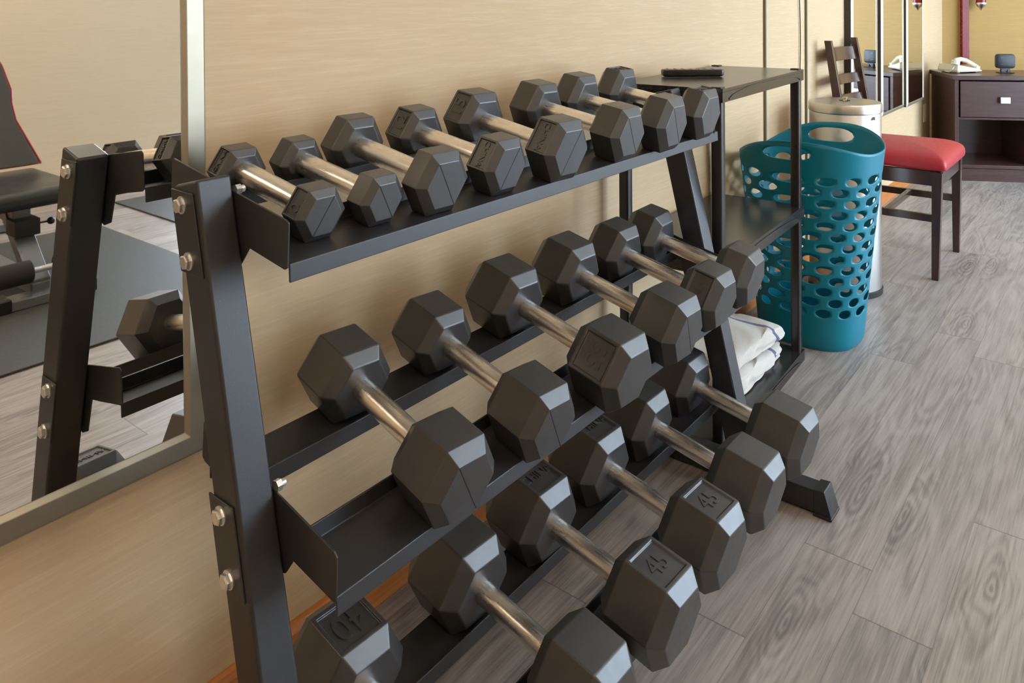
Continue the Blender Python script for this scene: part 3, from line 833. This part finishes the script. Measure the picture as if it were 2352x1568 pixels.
# small desk clock
p = onDesk(.345, .20)
ck = thing('desk_clock', 'small charcoal square clock on a stand near the middle of the desk', 'clock', p, DR+math.radians(2))
mb = MB(); mb.loft([[(x, y_, z+.070) for x, z in rrect(a, b_, .018, 5)] for y_, a, b_ in ((-.012, .096, .076), (-.008, .106, .086), (.012, .106, .086), (.018, .09, .07))])
mb.done('clock_case', M['clock'], ck, smooth=True)
mb = MB(); mb.bx(-.026, .026, -.006, .006, .010, .032); mb.bx(-.042, .042, -.028, .028, 0, .0045); mb.bx(-.026, -.008, -.01, .01, .004, .02); mb.bx(.008, .026, -.01, .01, .004, .02)
mb.done('stand', M['blackp'], ck, bevel=.002)
for bb in ((-.03, -.012, .085, .098), (-.03, -.008, .048, .052), (.008, .034, .048, .052)):
    MB().bx(bb[0], bb[1], -.0135, -.0115, bb[2], bb[3]).done('display_mark', M['blackp'], ck)

# red wall lamp (post on the end wall with a small red shade)
def onWall(s_, out=0., z=0.):    # s_ metres along the end wall from the corner, out into the room
    return Vector((FX0+EX*s_+EY*out, FY0+EY*s_-EX*out, z))
lp = thing('wall_lamp', 'tall red post lamp on the yellow wall behind the telephone with a small red shade', 'lamp', onWall(.128, 0, .63), DR)
# local x runs along the wall, local -y into the room
MB().bx(-.017, .028, -.040, -.001, 0, 1.35).done('lamp_post', M['redp'], lp, bevel=.003)
MB().tube((.028, -.03, .442), (.07, -.06, .442), .005, 10).done('arm', M['steeltop'], lp, smooth=True)
MB().lathe([(.030, .405), (.030, .58), (.027, .585)], (.088, -.070, 0), 28).done('lamp_shade', M['redp'], lp, smooth=True)
MB().lathe([(.032, .399), (.034, .405), (.032, .411)], (.088, -.070, 0), 28).done('shade_ring', M['zinc'], lp, smooth=True)
MB().lathe([(.005, .359), (.007, .365), (.011, .375), (.023, .384), (.029, .400)], (.088, -.070, 0), 28).done('shade_tip', M['steeltop'], lp, smooth=True)

# power outlet
ot = thing('wall_outlet', 'small cream power outlet on the wall left of the desk', 'outlet', (5.40, WY, .36))
MB().bx(-.035, .035, -.006, 0, -.055, .055).done('outlet_plate', M['outlet'], ot, bevel=.002)
MB().bx(-.016, .016, -.0075, -.006, -.032, .032).done('socket', M['outlet'], ot, bevel=.001)

# hanging black cord above the shelf unit
pts = []
import math as _m
for i in range(30):
    z = 1.9-(1.9-.72)*i/29
    pts.append((3.128+.012*_m.sin(z*9)-.03*max(0, (1.05-z)), WY-.006, z))
c = MB(); c.path(pts, .0022, 8); c.tube((pts[-1][0], WY-.006, .68), (pts[-1][0], WY-.006, .722), .004, 10)
tag(c.done('hanging_cord', M['blackp'], smooth=True), 'thin black cord hanging down the wall behind the far corner of the black shelf unit', 'cord')

# ------------------------------------------------------------------ things the big mirror shows
tag(MB().bx(-1.4, 1.715, -1.90, -.48, 0, .008).done('floor_mat', M['mat'], bevel=.002), 'large grey rubber floor mat under the weight bench', 'mat', 'rubber floor mats')
tag(MB().bx(1.965, 3.6, -2.255, -.62, 0, .008).done('floor_mat', M['mat'], bevel=.002), 'grey rubber floor mat beyond a strip of bare planks, seen in the large mirror', 'mat', 'rubber floor mats')
bc = thing('weight_bench', 'black weight bench with red piping and foam rollers, seen in the large mirror', 'bench', (1.15, -1.0, .008))
ZM = 0.0
MB().bx(-.20, .20, -.62, -.12, .305, .372).done('seat_pad', M['vinyl'], bc, bevel=.028, seg=5)
# curved back pad: outline in a raked plane
ol = [(.185, 0), (.150, .09), (.112, .19), (.105, .26), (.108, .32), (.085, .42), (.045, .52), (.02, .60), (0, .62)]
ol = ol + [(-a, b_) for a, b_ in ol[::-1][1:]]
A = Matrix.Translation((0, -.54, .395)) @ Matrix.Rotation(math.radians(16), 4, 'X')
mb = MB(); mb.loft([[A @ Vector((x*k, y_, z)) for x, z in ol] for y_, k in ((-.025, .94), (-.015, 1.), (.015, 1.), (.025, .94))])
bk = mb.done('back_pad', M['backv'], bc, smooth=True)
mb = MB(); mb.path([A @ Vector((x*1.01, .018, z)) for x, z in ol+[ol[0]]], .0035, 8); mb.done('piping', M['piping'], bk, smooth=True)
fr = MB()
fr.loft([[(x, -.30, z) for x, z in ((-.035, .31), (.035, .31), (.035, .25), (-.035, .25))], [(x, -.04, z) for x, z in ((-.035, .07), (.035, .07), (.035, .01), (-.035, .01))]])
fr.bx(-.03, .03, -1.05, -.2, .245, .304)
fr.loft([[(x, -1.0, z) for x, z in ((-.03, .30), (.03, .30), (.03, .25), (-.03, .25))], [(x, -1.12, z) for x, z in ((-.03, .05), (.03, .05), (.03, .0), (-.03, .0))]])
fr.bx(-.03, .03, -1.1, -.03, .02, .06)
fr.done('bench_frame', M['bsteel'], bc, bevel=.003)
MB().bx(-.13, .13, -.05, .03, 0, .035).done('front_foot', M['bsteel'], bc, bevel=.004)
MB().bx(-.28, .28, -1.17, -1.09, 0, .035).done('rear_foot', M['bsteel'], bc, bevel=.004)
for sx in (-1, 1):
    MB().bx(sx*.14-.025, sx*.14+.025, -.055, .035, -.0, .045).done('foot_cap', M['blackp'], bc, bevel=.004)
    MB().tube((sx*.04, -.01, .115), (sx*.165, -.01, .115), .040, 28, prof=[(0, .036), (.03, .040), (.97, .040), (1, .036)]).done('foam_roller', M['foam'], bc, smooth=True)
MB().tube((-.18, -.01, .115), (.18, -.01, .115), .011, 16).done('roller_bar', M['zinc'], bc, smooth=True)
MB().box((.0, -.19, .235), (.085, .09, .06), None).done('adjustment_collar', M['blackp'], bc, bevel=.003)
kn = MB(); kn.tube((.04, -.19, .235), (.085, -.19, .235), .004, 10); kn.ball((.095, -.19, .235), .014); kn.done('pull_knob', M['blackp'], bc, smooth=True)
mb = MB(); mb.loft([[(x, y_, z) for x, z in ((-.095, .305), (-.075, .305), (-.085, .13), (-.10, .14))] for y_ in (-.30, -.29)])
mb.done('support_strut', M['bsteel'], bc, bevel=.002)

# ------------------------------------------------------------------ world, camera
wd = bpy.data.worlds.new('World'); S.world = wd; wd.use_nodes = True
bg = wd.node_tree.nodes['Background']; bg.inputs[0].default_value = (.62, .78, 1, 1); bg.inputs[1].default_value = 1.0

cam = bpy.data.cameras.new('camera'); co = bpy.data.objects.new('camera', cam); COL.objects.link(co)
F, CX, CY = 1815., 1190., 22.
YAW, PT, RL = math.radians(38.4), math.radians(-.50), math.radians(-.38)
fw = Vector((math.cos(YAW)*math.cos(PT), math.sin(YAW)*math.cos(PT), math.sin(PT)))
rt = Vector((math.sin(YAW), -math.cos(YAW), 0)); up = rt.cross(fw)
rt2 = rt*math.cos(RL)+up*math.sin(RL); up2 = -rt*math.sin(RL)+up*math.cos(RL)
mw = Matrix((rt2, up2, -fw)).transposed().to_4x4(); mw.translation = (0, 0, 1.06)
co.matrix_world = mw
cam.sensor_width = 36; cam.sensor_fit = 'HORIZONTAL'; cam.lens = F/2352*36
cam.shift_x = (1176-CX)/2352; cam.shift_y = (CY-784)/2352
cam.clip_start = .01
S.camera = co
S.view_settings.view_transform = 'Standard'; S.view_settings.look = 'None'
S.view_settings.gamma = 1; S.view_settings.use_curve_mapping = False
S.view_settings.exposure = 0.2
